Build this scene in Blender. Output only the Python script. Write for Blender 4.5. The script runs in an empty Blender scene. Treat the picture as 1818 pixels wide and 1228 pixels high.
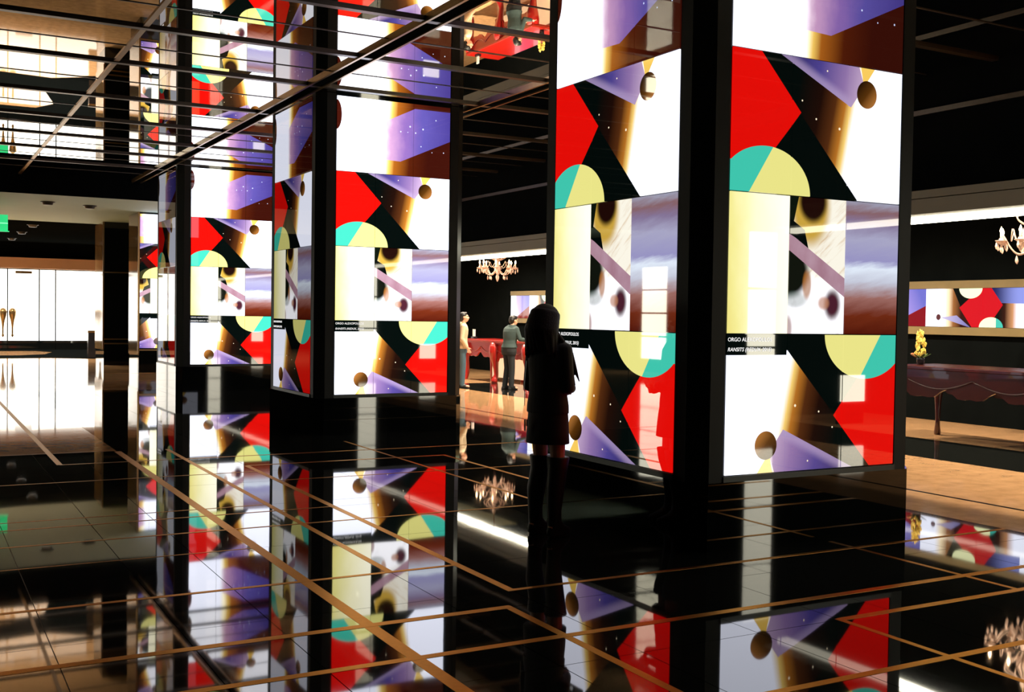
import bpy, bmesh, math, random
from mathutils import Vector, Matrix
random.seed(7)
S = bpy.context.scene
COL = S.collection
PI = math.pi

# ------------------------------------------------------------------ camera, world, exposure
F_PX, YAW, PITCH, ROLL, EYE = 1944.94, 0.50483, -0.028576, 0.014825, 1.6666
fw = Vector((math.sin(YAW)*math.cos(PITCH), math.cos(YAW)*math.cos(PITCH), math.sin(PITCH)))
rt0 = Vector((math.cos(YAW), -math.sin(YAW), 0)); up0 = rt0.cross(fw)
rt = rt0*math.cos(ROLL) + up0*math.sin(ROLL); up = up0*math.cos(ROLL) - rt0*math.sin(ROLL)
cd = bpy.data.cameras.new('camera'); cam = bpy.data.objects.new('camera', cd); COL.objects.link(cam)
cd.sensor_width = 36; cd.lens = 36*F_PX/1818; cd.clip_end = 300; cd.clip_start = 0.05
M = Matrix((rt, up, -fw)).transposed().to_4x4(); M.translation = (0, 0, EYE); cam.matrix_world = M
S.camera = cam
w = bpy.data.worlds.new('world'); S.world = w; w.use_nodes = True
w.node_tree.nodes['Background'].inputs[0].default_value = (0.004, 0.007, 0.006, 1)
w.node_tree.nodes['Background'].inputs[1].default_value = 1
vs = S.view_settings
vs.view_transform = 'Standard'; vs.look = 'None'; vs.exposure = 0.0; vs.gamma = 1; vs.use_curve_mapping = False
S.cycles.max_bounces = 10; S.cycles.glossy_bounces = 8

# ------------------------------------------------------------------ measured layout (metres)
ZC = 4.645                      # mirror ceiling
PW, PH = 0.568, 1.02            # one video panel
HB = 0.533                      # underside of the lowest panels
SIDE, CH = 2.224, 0.12          # column side, corner chamfer

# ------------------------------------------------------------------ helpers
def lin(c):
    return tuple((v/255/12.92) if v/255 <= .04045 else ((v/255+.055)/1.055)**2.4 for v in c)

def prop(o, label=None, cat=None, group=None, kind=None):
    if label: o['label'] = label
    if cat: o['category'] = cat
    if group: o['group'] = group
    if kind: o['kind'] = kind
    return o

def mesh_of(bm, smooth=False):
    me = bpy.data.meshes.new('mesh'); bmesh.ops.recalc_face_normals(bm, faces=bm.faces)
    bm.to_mesh(me); bm.free()
    if smooth:
        for p in me.polygons: p.use_smooth = True
    return me

def obj(name, data, mat=None, parent=None, loc=None, smooth=False):
    if isinstance(data, bmesh.types.BMesh): data = mesh_of(data, smooth)
    o = bpy.data.objects.new(name, data); COL.objects.link(o)
    if mat is not None and data is not None and not data.materials: data.materials.append(mat)
    if parent: o.parent = parent
    if loc is not None: o.location = loc
    return o

def empty(name, loc, rz=0.0):
    o = bpy.data.objects.new(name, None); COL.objects.link(o); o.location = loc; o.rotation_euler.z = rz
    o.empty_display_size = .1
    return o

def box(bm, x0, x1, y0, y1, z0, z1):
    v = [bm.verts.new((x, y, z)) for z in (z0, z1) for x, y in ((x0, y0), (x1, y0), (x1, y1), (x0, y1))]
    for f in ((3, 2, 1, 0), (4, 5, 6, 7), (0, 1, 5, 4), (1, 2, 6, 5), (2, 3, 7, 6), (3, 0, 4, 7)):
        bm.faces.new([v[i] for i in f])
    return bm

def BX(x0, x1, y0, y1, z0, z1, bevel=0):
    bm = box(bmesh.new(), x0, x1, y0, y1, z0, z1)
    if bevel: bmesh.ops.bevel(bm, geom=bm.edges[:], offset=bevel, segments=2, affect='EDGES', profile=.5)
    return bm

def prism(bm, pts, z0, z1, axis='z'):
    def P(a, b, c):
        return {'z': (a, b, c), 'x': (c, a, b), 'y': (a, c, b)}[axis]
    lo = [bm.verts.new(P(a, b, z0)) for a, b in pts]; hi = [bm.verts.new(P(a, b, z1)) for a, b in pts]
    n = len(pts)
    bm.faces.new(lo[::-1]); bm.faces.new(hi)
    for i in range(n): bm.faces.new((lo[i], lo[(i+1) % n], hi[(i+1) % n], hi[i]))
    return bm

def frame_of(d):
    d = d.normalized(); a = Vector((0, 0, 1)) if abs(d.z) < .9 else Vector((1, 0, 0))
    x = d.cross(a).normalized(); y = x.cross(d).normalized()
    return x, y

def tube(bm, pts, rs, n=10, caps=True):
    pts = [Vector(p) for p in pts]; rings = []
    if not hasattr(rs, '__len__'): rs = [rs]*len(pts)
    X = None
    for i, p in enumerate(pts):
        d = (pts[min(i+1, len(pts)-1)]-pts[max(i-1, 0)])
        if X is None: X, Y = frame_of(d)
        else:
            d = d.normalized(); X = (X-d*X.dot(d)).normalized(); Y = X.cross(d).normalized()
        rings.append([bm.verts.new(p+(X*math.cos(2*PI*k/n)+Y*math.sin(2*PI*k/n))*rs[i]) for k in range(n)])
    for a, b in zip(rings, rings[1:]):
        for k in range(n): bm.faces.new((a[k], a[(k+1) % n], b[(k+1) % n], b[k]))
    if caps: bm.faces.new(rings[0][::-1]); bm.faces.new(rings[-1])
    return bm

def capsule(bm, p0, p1, r0, r1, n=12):
    p0, p1 = Vector(p0), Vector(p1); d = (p1-p0)
    if d.length < 1e-6: d = Vector((0, 0, 1e-3)); p1 = p0+d
    d = d.normalized(); pts = []; rs = []
    for k in range(5):
        a = PI/2*(1-k/4); pts.append(p0-d*r0*math.sin(a)); rs.append(max(r0*math.cos(a), r0*.02))
    for k in range(5):
        a = PI/2*k/4; pts.append(p1+d*r1*math.sin(a)); rs.append(max(r1*math.cos(a), r1*.02))
    return tube(bm, pts, rs, n)

def lathe(bm, prof, c=(0, 0, 0), n=20):
    c = Vector(c); rings = []
    for r, z in prof:
        rings.append([bm.verts.new(c+Vector((max(r, 1e-4)*math.cos(2*PI*k/n), max(r, 1e-4)*math.sin(2*PI*k/n), z))) for k in range(n)])
    for a, b in zip(rings, rings[1:]):
        for k in range(n): bm.faces.new((a[k], a[(k+1) % n], b[(k+1) % n], b[k]))
    bm.faces.new(rings[0][::-1]); bm.faces.new(rings[-1])
    return bm

def loft(bm, rings, n=20):
    """rings: (cx, cy, z, rx, ry)"""
    R = []
    for cx, cy, z, rx, ry in rings:
        R.append([bm.verts.new((cx+rx*math.cos(2*PI*k/n), cy+ry*math.sin(2*PI*k/n), z)) for k in range(n)])
    for a, b in zip(R, R[1:]):
        for k in range(n): bm.faces.new((a[k], a[(k+1) % n], b[(k+1) % n], b[k]))
    bm.faces.new(R[0][::-1]); bm.faces.new(R[-1])
    return bm

def ellipsoid(bm, c, r, rot=None, u=16, v=10):
    m = Matrix.Translation(c) @ (rot.to_4x4() if rot else Matrix.Identity(4)) @ Matrix.Diagonal((*r, 1))
    bmesh.ops.create_uvsphere(bm, u_segments=u, v_segments=v, radius=1, matrix=m)
    return bm

def fuse(bm, voxel, smooth=2):
    """one continuous skin over overlapping volumes"""
    me = mesh_of(bm); o = bpy.data.objects.new('tmp', me); COL.objects.link(o)
    r = o.modifiers.new('r', 'REMESH'); r.mode = 'VOXEL'; r.voxel_size = voxel; r.use_smooth_shade = True
    if smooth:
        s = o.modifiers.new('s', 'SMOOTH'); s.iterations = smooth; s.factor = .5
    dg = bpy.context.evaluated_depsgraph_get()
    out = bpy.data.meshes.new_from_object(o.evaluated_get(dg))
    bpy.data.objects.remove(o); bpy.data.meshes.remove(me)
    for p in out.polygons: p.use_smooth = True
    out.materials.clear()
    return out

# ------------------------------------------------------------------ node expression helper
class Net:
    def __init__(s, nt): s.nt = nt
    def lk(s, v, sock):
        if isinstance(v, Ex): s.nt.links.new(v.s, sock)
        else:
            if sock.type == 'RGBA' and len(v) == 3: v = (*v, 1)
            sock.default_value = v
    def math(s, op, a, b=None, c=None, clamp=False):
        n = s.nt.nodes.new('ShaderNodeMath'); n.operation = op; n.use_clamp = clamp
        for i, v in enumerate((a, b, c)):
            if v is not None: s.lk(v, n.inputs[i])
        return Ex(s, n.outputs[0])
    def mix(s, f, a, b):
        n = s.nt.nodes.new('ShaderNodeMix'); n.data_type = 'RGBA'; n.clamp_factor = True
        s.lk(f, n.inputs[0]); s.lk(a, n.inputs[6]); s.lk(b, n.inputs[7])
        return Ex(s, n.outputs[2])
    def mixf(s, f, a, b):
        n = s.nt.nodes.new('ShaderNodeMix'); n.data_type = 'FLOAT'
        s.lk(f, n.inputs[0]); s.lk(a, n.inputs[2]); s.lk(b, n.inputs[3])
        return Ex(s, n.outputs[0])
    def sm(s, x, a, b):
        n = s.nt.nodes.new('ShaderNodeMapRange'); n.interpolation_type = 'SMOOTHSTEP'
        s.lk(x, n.inputs[0]); n.inputs[1].default_value = a; n.inputs[2].default_value = b
        return Ex(s, n.outputs[0])
    def ramp(s, x, stops):
        n = s.nt.nodes.new('ShaderNodeValToRGB'); e = n.color_ramp.elements
        lo, hi = stops[0][0], stops[-1][0]
        while len(e) < len(stops): e.new(.5)
        for k, (p, c) in enumerate(stops): e[k].position = (p-lo)/(hi-lo); e[k].color = (*c, 1)
        s.lk((x-lo)*(1/(hi-lo)), n.inputs[0])
        return Ex(s, n.outputs[0])
    def noise(s, vec, scale, detail=3, rough=.5):
        n = s.nt.nodes.new('ShaderNodeTexNoise'); n.inputs['Scale'].default_value = scale
        n.inputs['Detail'].default_value = detail; n.inputs['Roughness'].default_value = rough
        if vec is not None: s.lk(vec, n.inputs['Vector'])
        return Ex(s, n.outputs[0])
    def xyz(s, x, y, z=0.0):
        n = s.nt.nodes.new('ShaderNodeCombineXYZ')
        for i, v in enumerate((x, y, z)): s.lk(v, n.inputs[i])
        return Ex(s, n.outputs[0])
    def hp(s, x, y, p, q):
        """1 on the left of the line p->q"""
        (x0, y0), (x1, y1) = p, q
        return ((y-y0)*(x1-x0)-(x-x0)*(y1-y0)).gt(0)
    def poly(s, x, y, pts):          # convex, counter-clockwise
        r = None
        for p, q in zip(pts, pts[1:]+pts[:1]):
            h = s.hp(x, y, p, q); r = h if r is None else r*h
        return r
    def ell(s, x, y, cx, cy, rx, ry):
        a = (x-cx)*(1/rx); b = (y-cy)*(1/ry)
        return a*a+b*b               # <1 inside
class Ex:
    def __init__(s, net, sock): s.n, s.s = net, sock
    def __add__(s, o): return s.n.math('ADD', s, o)
    __radd__ = __add__
    def __sub__(s, o): return s.n.math('SUBTRACT', s, o)
    def __rsub__(s, o): return s.n.math('SUBTRACT', o, s)
    def __mul__(s, o): return s.n.math('MULTIPLY', s, o)
    __rmul__ = __mul__
    def gt(s, o): return s.n.math('GREATER_THAN', s, o)
    def lt(s, o): return s.n.math('LESS_THAN', s, o)
    def mx(s, o): return s.n.math('MAXIMUM', s, o)

def mat(name, col=(0.8, .8, .8), rough=.5, metal=0.0, ior=1.5, emit=None, estr=1.0, noise=None, coat=0, sheen=0, spec=.5):
    m = bpy.data.materials.new(name); m.use_nodes = True; nt = m.node_tree; b = nt.nodes['Principled BSDF']
    b.inputs['Base Color'].default_value = (*col, 1); b.inputs['Roughness'].default_value = rough
    b.inputs['Metallic'].default_value = metal; b.inputs['IOR'].default_value = ior
    b.inputs['Specular IOR Level'].default_value = spec
    b.inputs['Coat Weight'].default_value = coat; b.inputs['Sheen Weight'].default_value = sheen
    if emit:
        b.inputs['Emission Color'].default_value = (*emit, 1); b.inputs['Emission Strength'].default_value = estr
    if noise:                        # (scale, amount, bump)
        N = Net(nt); tc = nt.nodes.new('ShaderNodeTexCoord'); v = Ex(N, tc.outputs['Object'])
        f = N.noise(v, noise[0], 4)
        c = N.mix(f, tuple(k*(1-noise[1]) for k in col), tuple(min(1, k*(1+noise[1])) for k in col))
        nt.links.new(c.s, b.inputs['Base Color'])
        if len(noise) > 2 and noise[2]:
            bp = nt.nodes.new('ShaderNodeBump'); bp.inputs['Strength'].default_value = noise[2]; bp.inputs['Distance'].default_value = .004
            nt.links.new(f.s, bp.inputs['Height']); nt.links.new(bp.outputs[0], b.inputs['Normal'])
    return m

def matte(name, col):
    m = mat(name, col, .9, noise=(3, .3)); nt = m.node_tree; b = nt.nodes['Principled BSDF']
    d = nt.nodes.new('ShaderNodeBsdfDiffuse'); l = b.inputs['Base Color'].links[0]; nt.links.new(l.from_socket, d.inputs['Color'])
    nt.links.new(d.outputs[0], nt.nodes['Material Output'].inputs['Surface']); nt.nodes.remove(b)
    return m

# ------------------------------------------------------------------ video art (shown by the panels)
def hdr(c, k=1.0): return tuple(v*k for v in lin(c))
WHITE = hdr((236, 239, 255), 2.1)
CREAM = hdr((252, 248, 222), 1.7)
BLACK = hdr((4, 12, 10))

def art_red(N, x, y):
    """the red, black and purple field, x 0..3, y 0..1"""
    g = x - (y-.5)*.38
    c = N.ramp(g, [(1.0, BLACK), (1.42, hdr((34, 14, 8))), (1.68, hdr((92, 48, 20))), (1.86, hdr((204, 128, 44))), (1.96, hdr((250, 212, 118), 1.3)), (2.09, WHITE)])
    beam = N.poly(x, y, [(.7, 1.02), (2.04, .69), (2.28, .86), (2.16, 1.02)])
    bc = N.ramp(x + (1-y)*.35, [(.8, hdr((40, 36, 92))), (1.5, hdr((86, 74, 158))), (1.95, hdr((160, 128, 188))), (2.3, hdr((208, 178, 214), 1.1))])
    edge = N.sm((y-1.02)*1.34+(x-.7)*.33, .13, .02)
    bc = N.mix(edge*.6, bc, hdr((205, 180, 225)))
    c = N.mix(beam, c, bc)
    gl = N.poly(x, y, [(2.27, .85), (2.5, 1.02), (2.2, 1.02)])
    c = N.mix(gl, c, hdr((250, 205, 95), 1.3))
    left = N.hp(x, y, (2.2, 0), (.43, 1.0))          # left side of the long diagonal
    c = N.mix(left, c, BLACK)
    red = N.poly(x, y, [(-.1, .1), (.62, .25), (1.0, .5), (1.16, .6), (.43, 1.02), (-.1, 1.02)])
    c = N.mix(red, c, hdr((240, 14, 8), 1.15))
    c = N.mix(N.ell(x, y, .58, 0, .76, .335).lt(1), c,
              N.mix(N.hp(x, y, (.3, 0), (.7, .34)), hdr((240, 234, 140), 1.25), hdr((66, 205, 180), 1.2)))
    pl = N.ell(x, y, 2.33, .8, .185, .103)
    c = N.mix(pl.lt(1), c, N.ramp((x-2.33)*2.5-(y-.8)*4, [(-.6, hdr((38, 20, 6))), (0, hdr((96, 56, 14))), (.6, hdr((190, 124, 58)))]))
    for sx, sy, r in ((1.42, .57, .022), (1.84, .52, .03), (1.17, .69, .02), (1.6, .93, .02)):
        c = N.mix(N.sm(N.ell(x, y, sx, sy, r*.75, r*.42), 1, .1), c, hdr((255, 235, 200), 1.6))
    return c

def art_mid(N, x, y):
    """the three pictures of the middle row, y 0..1"""
    st = N.noise(N.xyz(x*.6+y*.4, y*7-x*3.2), 2.2, 4, .6); s3 = N.noise(N.xyz(x*.7, y*7-x*.9), 2.4, 4, .6)
    n2 = N.noise(N.xyz(x, y), 3.0, 3)
    a = N.ramp(x + n2*.3 + y*.1, [(-.02, hdr((232, 212, 100), 1.3)), (.28, hdr((242, 234, 150), 1.4)), (.7, hdr((250, 244, 200), 1.6)), (1.1, CREAM)])
    # centre picture
    b = N.mix(N.sm(st, .5, .78)*.8, hdr((253, 248, 232), 1.3), hdr((226, 176, 112)))
    b = N.mix(N.sm(y + x*.12, .66, .5), b, N.mix(N.sm(n2, .55, .75), hdr((250, 249, 254), 1.8), hdr((226, 206, 214))))
    b = N.mix(N.sm(N.ell(x, y, 1.36, .93, .4, .34), 1.0, .35), b, hdr((226, 182, 72)))
    b = N.mix(N.sm(N.ell(x, y, 1.4, .97, .27, .17), 1.15, .45), b, hdr((34, 12, 8)))
    b = N.mix(N.sm(N.hp(x, y, (1.0, .66), (1.16, 1.02)), .4, .6)*y.gt(.62), b, hdr((14, 24, 14)))
    b = N.mix(N.poly(x, y, [(.9, .56), (1.4, .5), (1.26, .76), (1.0, .84)]), b, BLACK)
    b = N.mix(N.sm(N.ell(x, y, 1.0, .45, .38, .2), 1.15, .5), b, hdr((20, 24, 16)))
    b = N.mix(N.sm(N.ell(x, y, 1.12, .25, .25, .07), 1.15, .2)*.55, b, hdr((120, 140, 130)))
    b = N.mix(N.sm(N.ell(x, y, 1.32, .36, .09, .12), 1.1, .3)*.8, b, hdr((196, 124, 52)))
    b = N.mix(N.sm(N.ell(x, y, 1.78, .22, .17, .13), 1.2, .2), b, hdr((84, 36, 52)))
    b = N.mix(N.sm(N.ell(x, y, 1.62, .23, .12, .06), 1.1, .2)*.8, b, hdr((214, 146, 110)))
    b = N.mix(N.sm(N.ell(x, y, 1.0, .04, .09, .12), 1.1, .2)*.7, b, hdr((150, 70, 40)))
    b = N.mix(N.poly(x, y, [(.9, .64), (2.05, .26), (2.05, .40), (1.1, .7), (.9, .75)]), b, N.mix(n2, hdr((160, 96, 116)), hdr((224, 190, 208))))
    # right picture
    yy = y + (s3-.5)*.11
    c = N.ramp(yy, [(0, hdr((92, 26, 12))), (.14, hdr((124, 48, 24))), (.28, hdr((176, 120, 112))), (.4, hdr((214, 218, 236), 1.1)), (.5, hdr((226, 236, 250), 1.3)),
                    (.56, hdr((172, 168, 220))), (.72, hdr((190, 188, 222))), (.84, hdr((150, 132, 170))), (.92, hdr((152, 112, 118))), (1, hdr((178, 180, 205)))])
    return N.mix(x.gt(2), N.mix(x.gt(1), a, b), c)

def art_top(N, x, y):
    """white, violet and brown field of the top row"""
    g = x + (y-.3)*-.12
    c = N.ramp(g, [(.9, WHITE), (1.22, hdr((255, 244, 205), 2.0)), (1.36, hdr((250, 205, 100), 1.2)), (1.5, hdr((184, 104, 30))), (1.9, hdr((86, 30, 10))), (2.4, hdr((60, 16, 8)))])
    v = N.poly(x, y, [(1.2, .2), (1.65, .19), (3.1, .55), (3.1, .93), (2.03, .93), (1.1, .68)])
    vc = N.ramp(x + N.noise(N.xyz(x, y), 4, 4)*.3, [(1.2, hdr((250, 232, 240), 1.8)), (1.55, hdr((220, 170, 215))), (1.9, hdr((150, 112, 188))), (2.4, hdr((98, 86, 174))), (3.2, hdr((70, 58, 142)))])
    c = N.mix(v, c, vc)
    c = N.mix(N.sm(x, 1.3, 1.1), c, WHITE)
    c = N.mix(N.ell(x, y, -.02, .75, .14, .2).lt(1), c, hdr((70, 20, 10)))
    for sx, sy, r in ((1.9, .68, .03), (2.25, .66, .03), (1.65, .6, .025), (2.05, .6, .025), (1.84, .6, .015), (2.2, .42, .02), (2.5, .35, .015), (2.82, .36, .02), (2.6, .8, .02)):
        c = N.mix(N.sm(N.ell(x, y, sx, sy, r*.85, r*.5), 1, .1), c, hdr((205, 215, 255), 1.5))
    return c

def screen_material(gain):
    m = bpy.data.materials.new('video_panel_glass'); m.use_nodes = True; nt = m.node_tree; b = nt.nodes['Principled BSDF']
    N = Net(nt); uvn = nt.nodes.new('ShaderNodeUVMap'); uvn.uv_map = 'UVMap'
    sp = nt.nodes.new('ShaderNodeSeparateXYZ'); nt.links.new(uvn.outputs[0], sp.inputs[0])
    u, v = Ex(N, sp.outputs[0]), Ex(N, sp.outputs[1])
    low = v.lt(1)
    xr = N.mixf(low, u, 3-u); yr = N.mixf(low, v-2, 1-v)
    c = art_red(N, xr, yr)
    cap = low*v.gt(.85)*u.lt(1.0)
    c = N.mix(cap, c, BLACK)
    c = N.mix(v.gt(1)*v.lt(2), c, art_mid(N, u, v-1))
    c = N.mix(v.gt(3), c, art_top(N, u, v-3))
    nt.links.new(c.s, b.inputs['Emission Color']); b.inputs['Emission Strength'].default_value = gain
    b.inputs['Base Color'].default_value = (.004, .004, .004, 1); b.inputs['Roughness'].default_value = .02; b.inputs['IOR'].default_value = 1.52
    return m

def band_material():
    """the long picture strip on the reception wall: u in metres along the wall"""
    m = bpy.data.materials.new('wall_video_glass'); m.use_nodes = True; nt = m.node_tree; b = nt.nodes['Principled BSDF']
    N = Net(nt); uvn = nt.nodes.new('ShaderNodeUVMap'); uvn.uv_map = 'UVMap'
    sp = nt.nodes.new('ShaderNodeSeparateXYZ'); nt.links.new(uvn.outputs[0], sp.inputs[0])
    u, y = Ex(N, sp.outputs[0]), Ex(N, sp.outputs[1])
    x = N.math('WRAP', u, 3.36, 0.0)
    c = N.ramp(x + y*.0, [(.3, WHITE), (.42, hdr((255, 232, 190), 1.6)), (.55, hdr((176, 112, 60))), (.7, hdr((60, 20, 16))), (1.4, BLACK), (1.52, hdr((60, 24, 14))), (1.66, hdr((225, 160, 110))), (1.8, WHITE)])
    c = N.mix(N.poly(x, y, [(.32, .2), (.9, -.02), (.5, -.02)])+N.poly(x, y, [(.3, .24), (.9, -.02), (.62, .3)]), c, N.mix(x, hdr((235, 220, 245), 1.3), hdr((70, 74, 170))))
    c = N.mix(N.poly(x, y, [(.7, .5), (.86, .0), (1.0, 1.02), (.36, 1.02)]), c, BLACK)
    c = N.mix(N.poly(x, y, [(1.24, 1.02), (1.45, .62), (1.9, .6), (1.9, 1.02)]), c, N.mix(N.sm(x, 1.3, 1.8), hdr((36, 40, 96)), hdr((140, 150, 225), 1.2)))
    c = N.mix(N.poly(x, y, [(.67, .5), (.92, -.02), (1.2, -.02), (1.48, .57), (1.26, 1.02), (1.08, 1.02)]), c, hdr((228, 22, 36)))
    c = N.mix(N.ell(x, y, .88, 1.0, .22, .26).lt(1), c, hdr((242, 246, 190), 1.6))
    c = N.mix(N.ell(x, y, 1.27, 0, .22, .26).lt(1), c, N.mix(x.gt(1.36), hdr((242, 246, 190), 1.6), hdr((80, 214, 190))))
    c = N.mix(N.ell(x, y, .26, .25, .045, .08).lt(1), c, hdr((110, 60, 60)))
    viol = N.mix(N.hp(x, y, (2.6, .02), (3.36, .55)), hdr((150, 22, 34)), N.ramp(x+y*.3, [(2.5, hdr((240, 230, 250), 1.6)), (2.9, hdr((190, 165, 240), 1.1)), (3.5, hdr((120, 120, 215)))]))
    c = N.mix(x.gt(2.6), c, viol)
    nt.links.new(c.s, b.inputs['Emission Color']); b.inputs['Emission Strength'].default_value = 1.0
    b.inputs['Base Color'].default_value = (.004, .004, .004, 1); b.inputs['Roughness'].default_value = .03
    return m

M_SCREEN = screen_material(1.35); M_SCREEN_NEAR = screen_material(.76); M_SCREEN_DIM = screen_material(.36); M_SCREEN_DIMMER = screen_material(.16); M_BAND = band_material()  # lower fixed gains stand in for screens dimming at steep viewing angles
M_BLACKG = mat('black_gloss_stone', (.004, .005, .005), .025, ior=1.5, noise=(14, .5))
M_POST = mat('black_satin_metal', (.010, .014, .013), .34, metal=.3, noise=(60, .2))
M_BEZEL = mat('dark_bezel', (.004, .006, .0055), .5, spec=.2, noise=(60, .2))
M_TEXT = mat('white_caption', (.8, .8, .8), .5, emit=lin((240, 240, 240)), estr=1.2)
M_BRONZE = mat('bronze_inlay', lin((160, 108, 58)), .3, metal=1.0, noise=(30, .25)); M_BRONZE.node_tree.nodes['Principled BSDF'].inputs['Specular Tint'].default_value = (*lin((242, 216, 180)), 1)
M_BRASS = mat('dull_brass', lin((150, 122, 78)), .3, metal=.9, noise=(20, .2))
M_MIRROR = mat('ceiling_mirror', (.80, .77, .70), .008, metal=1.0)
M_BAR = mat('ceiling_bar_bronze', (.05, .038, .024), .3, metal=.5, noise=(20, .3))
M_WALLK = matte('black_wall', (.004, .005, .005))
M_DARK = matte('dark_matte', (.004, .005, .005))
M_SOFFIT = mat('grey_plaster', lin((160, 188, 176)), .7, noise=(1.2, .06)); M_FASC = mat('fascia_grey', lin((104, 108, 92)), .6, noise=(3, .1))
M_BEIGEW = mat('beige_wall', lin((226, 182, 146)), .5, noise=(2, .1))
M_STRIP = mat('light_strip', (1, 1, 1), .5, emit=lin((255, 250, 225)), estr=13)
M_GLOW = mat('lit_frosted_glass', (.8, .8, .8), .15, emit=lin((255, 252, 240)), estr=3.2)
M_GLOW2 = mat('bright_frosted_glass', (.8, .8, .8), .15, emit=lin((255, 250, 225)), estr=16)
M_LINE = mat('door_frame_grey', lin((96, 98, 84)), .4, metal=.3, noise=(10, .1))

def granite(name, base, sp1, rough, ior=1.6, scale=220):
    m = mat(name, base, rough, ior=ior); nt = m.node_tree; b = nt.nodes['Principled BSDF']; N = Net(nt)
    g = nt.nodes.new('ShaderNodeNewGeometry'); p = Ex(N, g.outputs['Position'])
    f = N.noise(p, scale, 2); k = N.sm(f, .62, .74); h = N.noise(p, 6, 4)
    c = N.mix(k, N.mix(h, tuple(.6*v for v in base), tuple(1.4*v for v in base)), sp1)
    nt.links.new(c.s, b.inputs['Base Color'])
    bp = nt.nodes.new('ShaderNodeBump'); bp.inputs['Strength'].default_value = .03; bp.inputs['Distance'].default_value = .01
    w2 = N.noise(p, 1.7, 1); nt.links.new(w2.s, bp.inputs['Height']); nt.links.new(bp.outputs[0], b.inputs['Normal'])
    return m
M_GRAN = granite('polished_black_granite', (.008, .009, .008), (.05, .045, .035), .03, 1.95)
M_MARB = granite('polished_beige_marble', lin((206, 160, 114)), lin((192, 144, 98)), .05, 1.5, 30)
M_JOINT = mat('floor_joint', (.03, .028, .022), .4, noise=(30, .3))

# ------------------------------------------------------------------ floor
floor = obj('floor', BX(-10, 15.3, -8, 47.6, -.3, -.012), M_JOINT); prop(floor, 'polished black granite floor with bronze inlay lines and beige marble fields', kind='structure')
tile_cache = {}
def tile(name, x0, x1, y0, y1, m, gap=.0025, tilt=.00035):
    a, b = round(x1-x0, 3), round(y1-y0, 3); key = (a, b, m.name)
    if key not in tile_cache:
        bm = BX(-a/2+gap, a/2-gap, -b/2+gap, b/2-gap, -.012, 0, 0)
        tile_cache[key] = mesh_of(bm); tile_cache[key].materials.append(m)
    o = obj(name, tile_cache[key], None, floor, ((x0+x1)/2, (y0+y1)/2, 0))
    o.rotation_euler = (random.uniform(-tilt, tilt), random.uniform(-tilt, tilt), 0)
    return o
XC = [-3.0, -1.86, -1.24, -.62, 0, .62, 1.24, 1.71, 2.15, 2.72, 3.2, 3.95, 4.54, 4.95, 5.55, 6.07, 6.7, 7.75]
YC = [1.6, 2.3, 3.0, 3.66, 4.4, 4.81, 5.43, 5.76, 6.5, 7.57, 8.29, 8.92, 9.24, 10.52, 11.2, 11.66, 12.46, 13.47]
for x0, x1 in zip(XC, XC[1:]):
    for y0, y1 in zip(YC, YC[1:]):
        if x0 >= 4.9 and x1 <= 6.8 and y0 > 6.4 and y1 < 8.0: continue
        tile('granite_tile', x0, x1, y0, y1, M_GRAN)
XC2 = [2.15, 3.2, 4.54, 5.55, 6.7, 7.75]; YC2 = [13.47, 14.6, 15.7, 16.8, 18, 19.2, 20.4, 21.6, 22.6, 23.6]
for x0, x1 in zip(XC2, XC2[1:]):
    for y0, y1 in zip(YC2, YC2[1:]): tile('granite_tile', x0, x1, y0, y1, M_GRAN)
tile('granite_tile', -10, -3, -8, 13.47, M_GRAN); tile('granite_tile', -3, 7.75, -8, 1.6, M_GRAN)
def yr(a, b, st):
    out = []; y = a
    while y < b-.01: out.append((y, min(y+st, b))); y += st
    return out
for y0, y1 in yr(-2, 23.6, 1.6):
    tile('marble_slab', 7.75, 8.63, y0, y1, M_MARB, .001)
    tile('granite_border', 8.63, 8.69, y0, y1, M_GRAN, .001)
    tile('marble_slab', 8.69, 10.85, y0, y1, M_MARB, .001)
    tile('granite_border', 10.85, 12.6, y0, y1, M_GRAN, .001)
    tile('marble_slab', 12.6, 15.1, y0, y1, M_MARB, .001)
for y0, y1 in yr(13.47, 23.6, 1.69):
    for x0, x1 in ((-10, -6), (-6, -3), (-3, -1.2), (-1.2, 1.42), (1.42, 2.15)): tile('marble_slab', x0, x1, y0, y1, M_MARB, .001)
for y0, y1 in yr(23.6, 47.6, 3.0):
    for x0, x1 in yr(-10, 15.1, 3.1375): tile('marble_slab', x0, x1, y0, y1, M_MARB, .001)
def inlay(x0, x1, y0, y1, top=.0008): obj('inlay_strip', BX(x0, x1, y0, y1, -.01, top), M_BRONZE, floor)
def inX(y, x0, x1, wd=.045): inlay(x0, x1, y-wd/2, y+wd/2, .0013)
def inY(x, y0, y1, wd=.05): inlay(x-wd/2, x+wd/2, y0, y1)
inY(2.155, 1.6, 13.4, .075); inY(2.72, 6.5, 13.4, .05); inY(3.2, 5.74, 11.66, .055); inY(3.0, 1.6, 5.45, .05)
inY(4.54, 1.6, 4.42, .04); inY(4.95, 8.29, 13.4, .035); inY(5.55, 8.29, 11.68, .045); inY(1.42, 12.46, 22.0, .06); inY(6.07, 4.4, 6.0, .04)
inX(4.81, -3, 7.75, .055); inX(5.43, -3, 3.02, .06); inX(5.76, 3.2, 7.75, .04); inX(6.5, -3, 3.2, .04); inX(4.4, 4.54, 7.75, .05); inX(3.66, 2.15, 7.75, .05)
inX(8.29, -3, 4.95, .03); inX(8.92, -3, 3.2, .025); inX(9.24, -3, 2.72, .02); inX(10.52, 3.2, 7.75, .025); inX(11.2, -3, 3.2, .025)
inX(11.66, 3.2, 5.57, .04); inX(12.46, 1.42, 7.75, .035); inX(13.47, -3, 2.15, .025); inX(7.57, -3, 2.15, .015)

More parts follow.
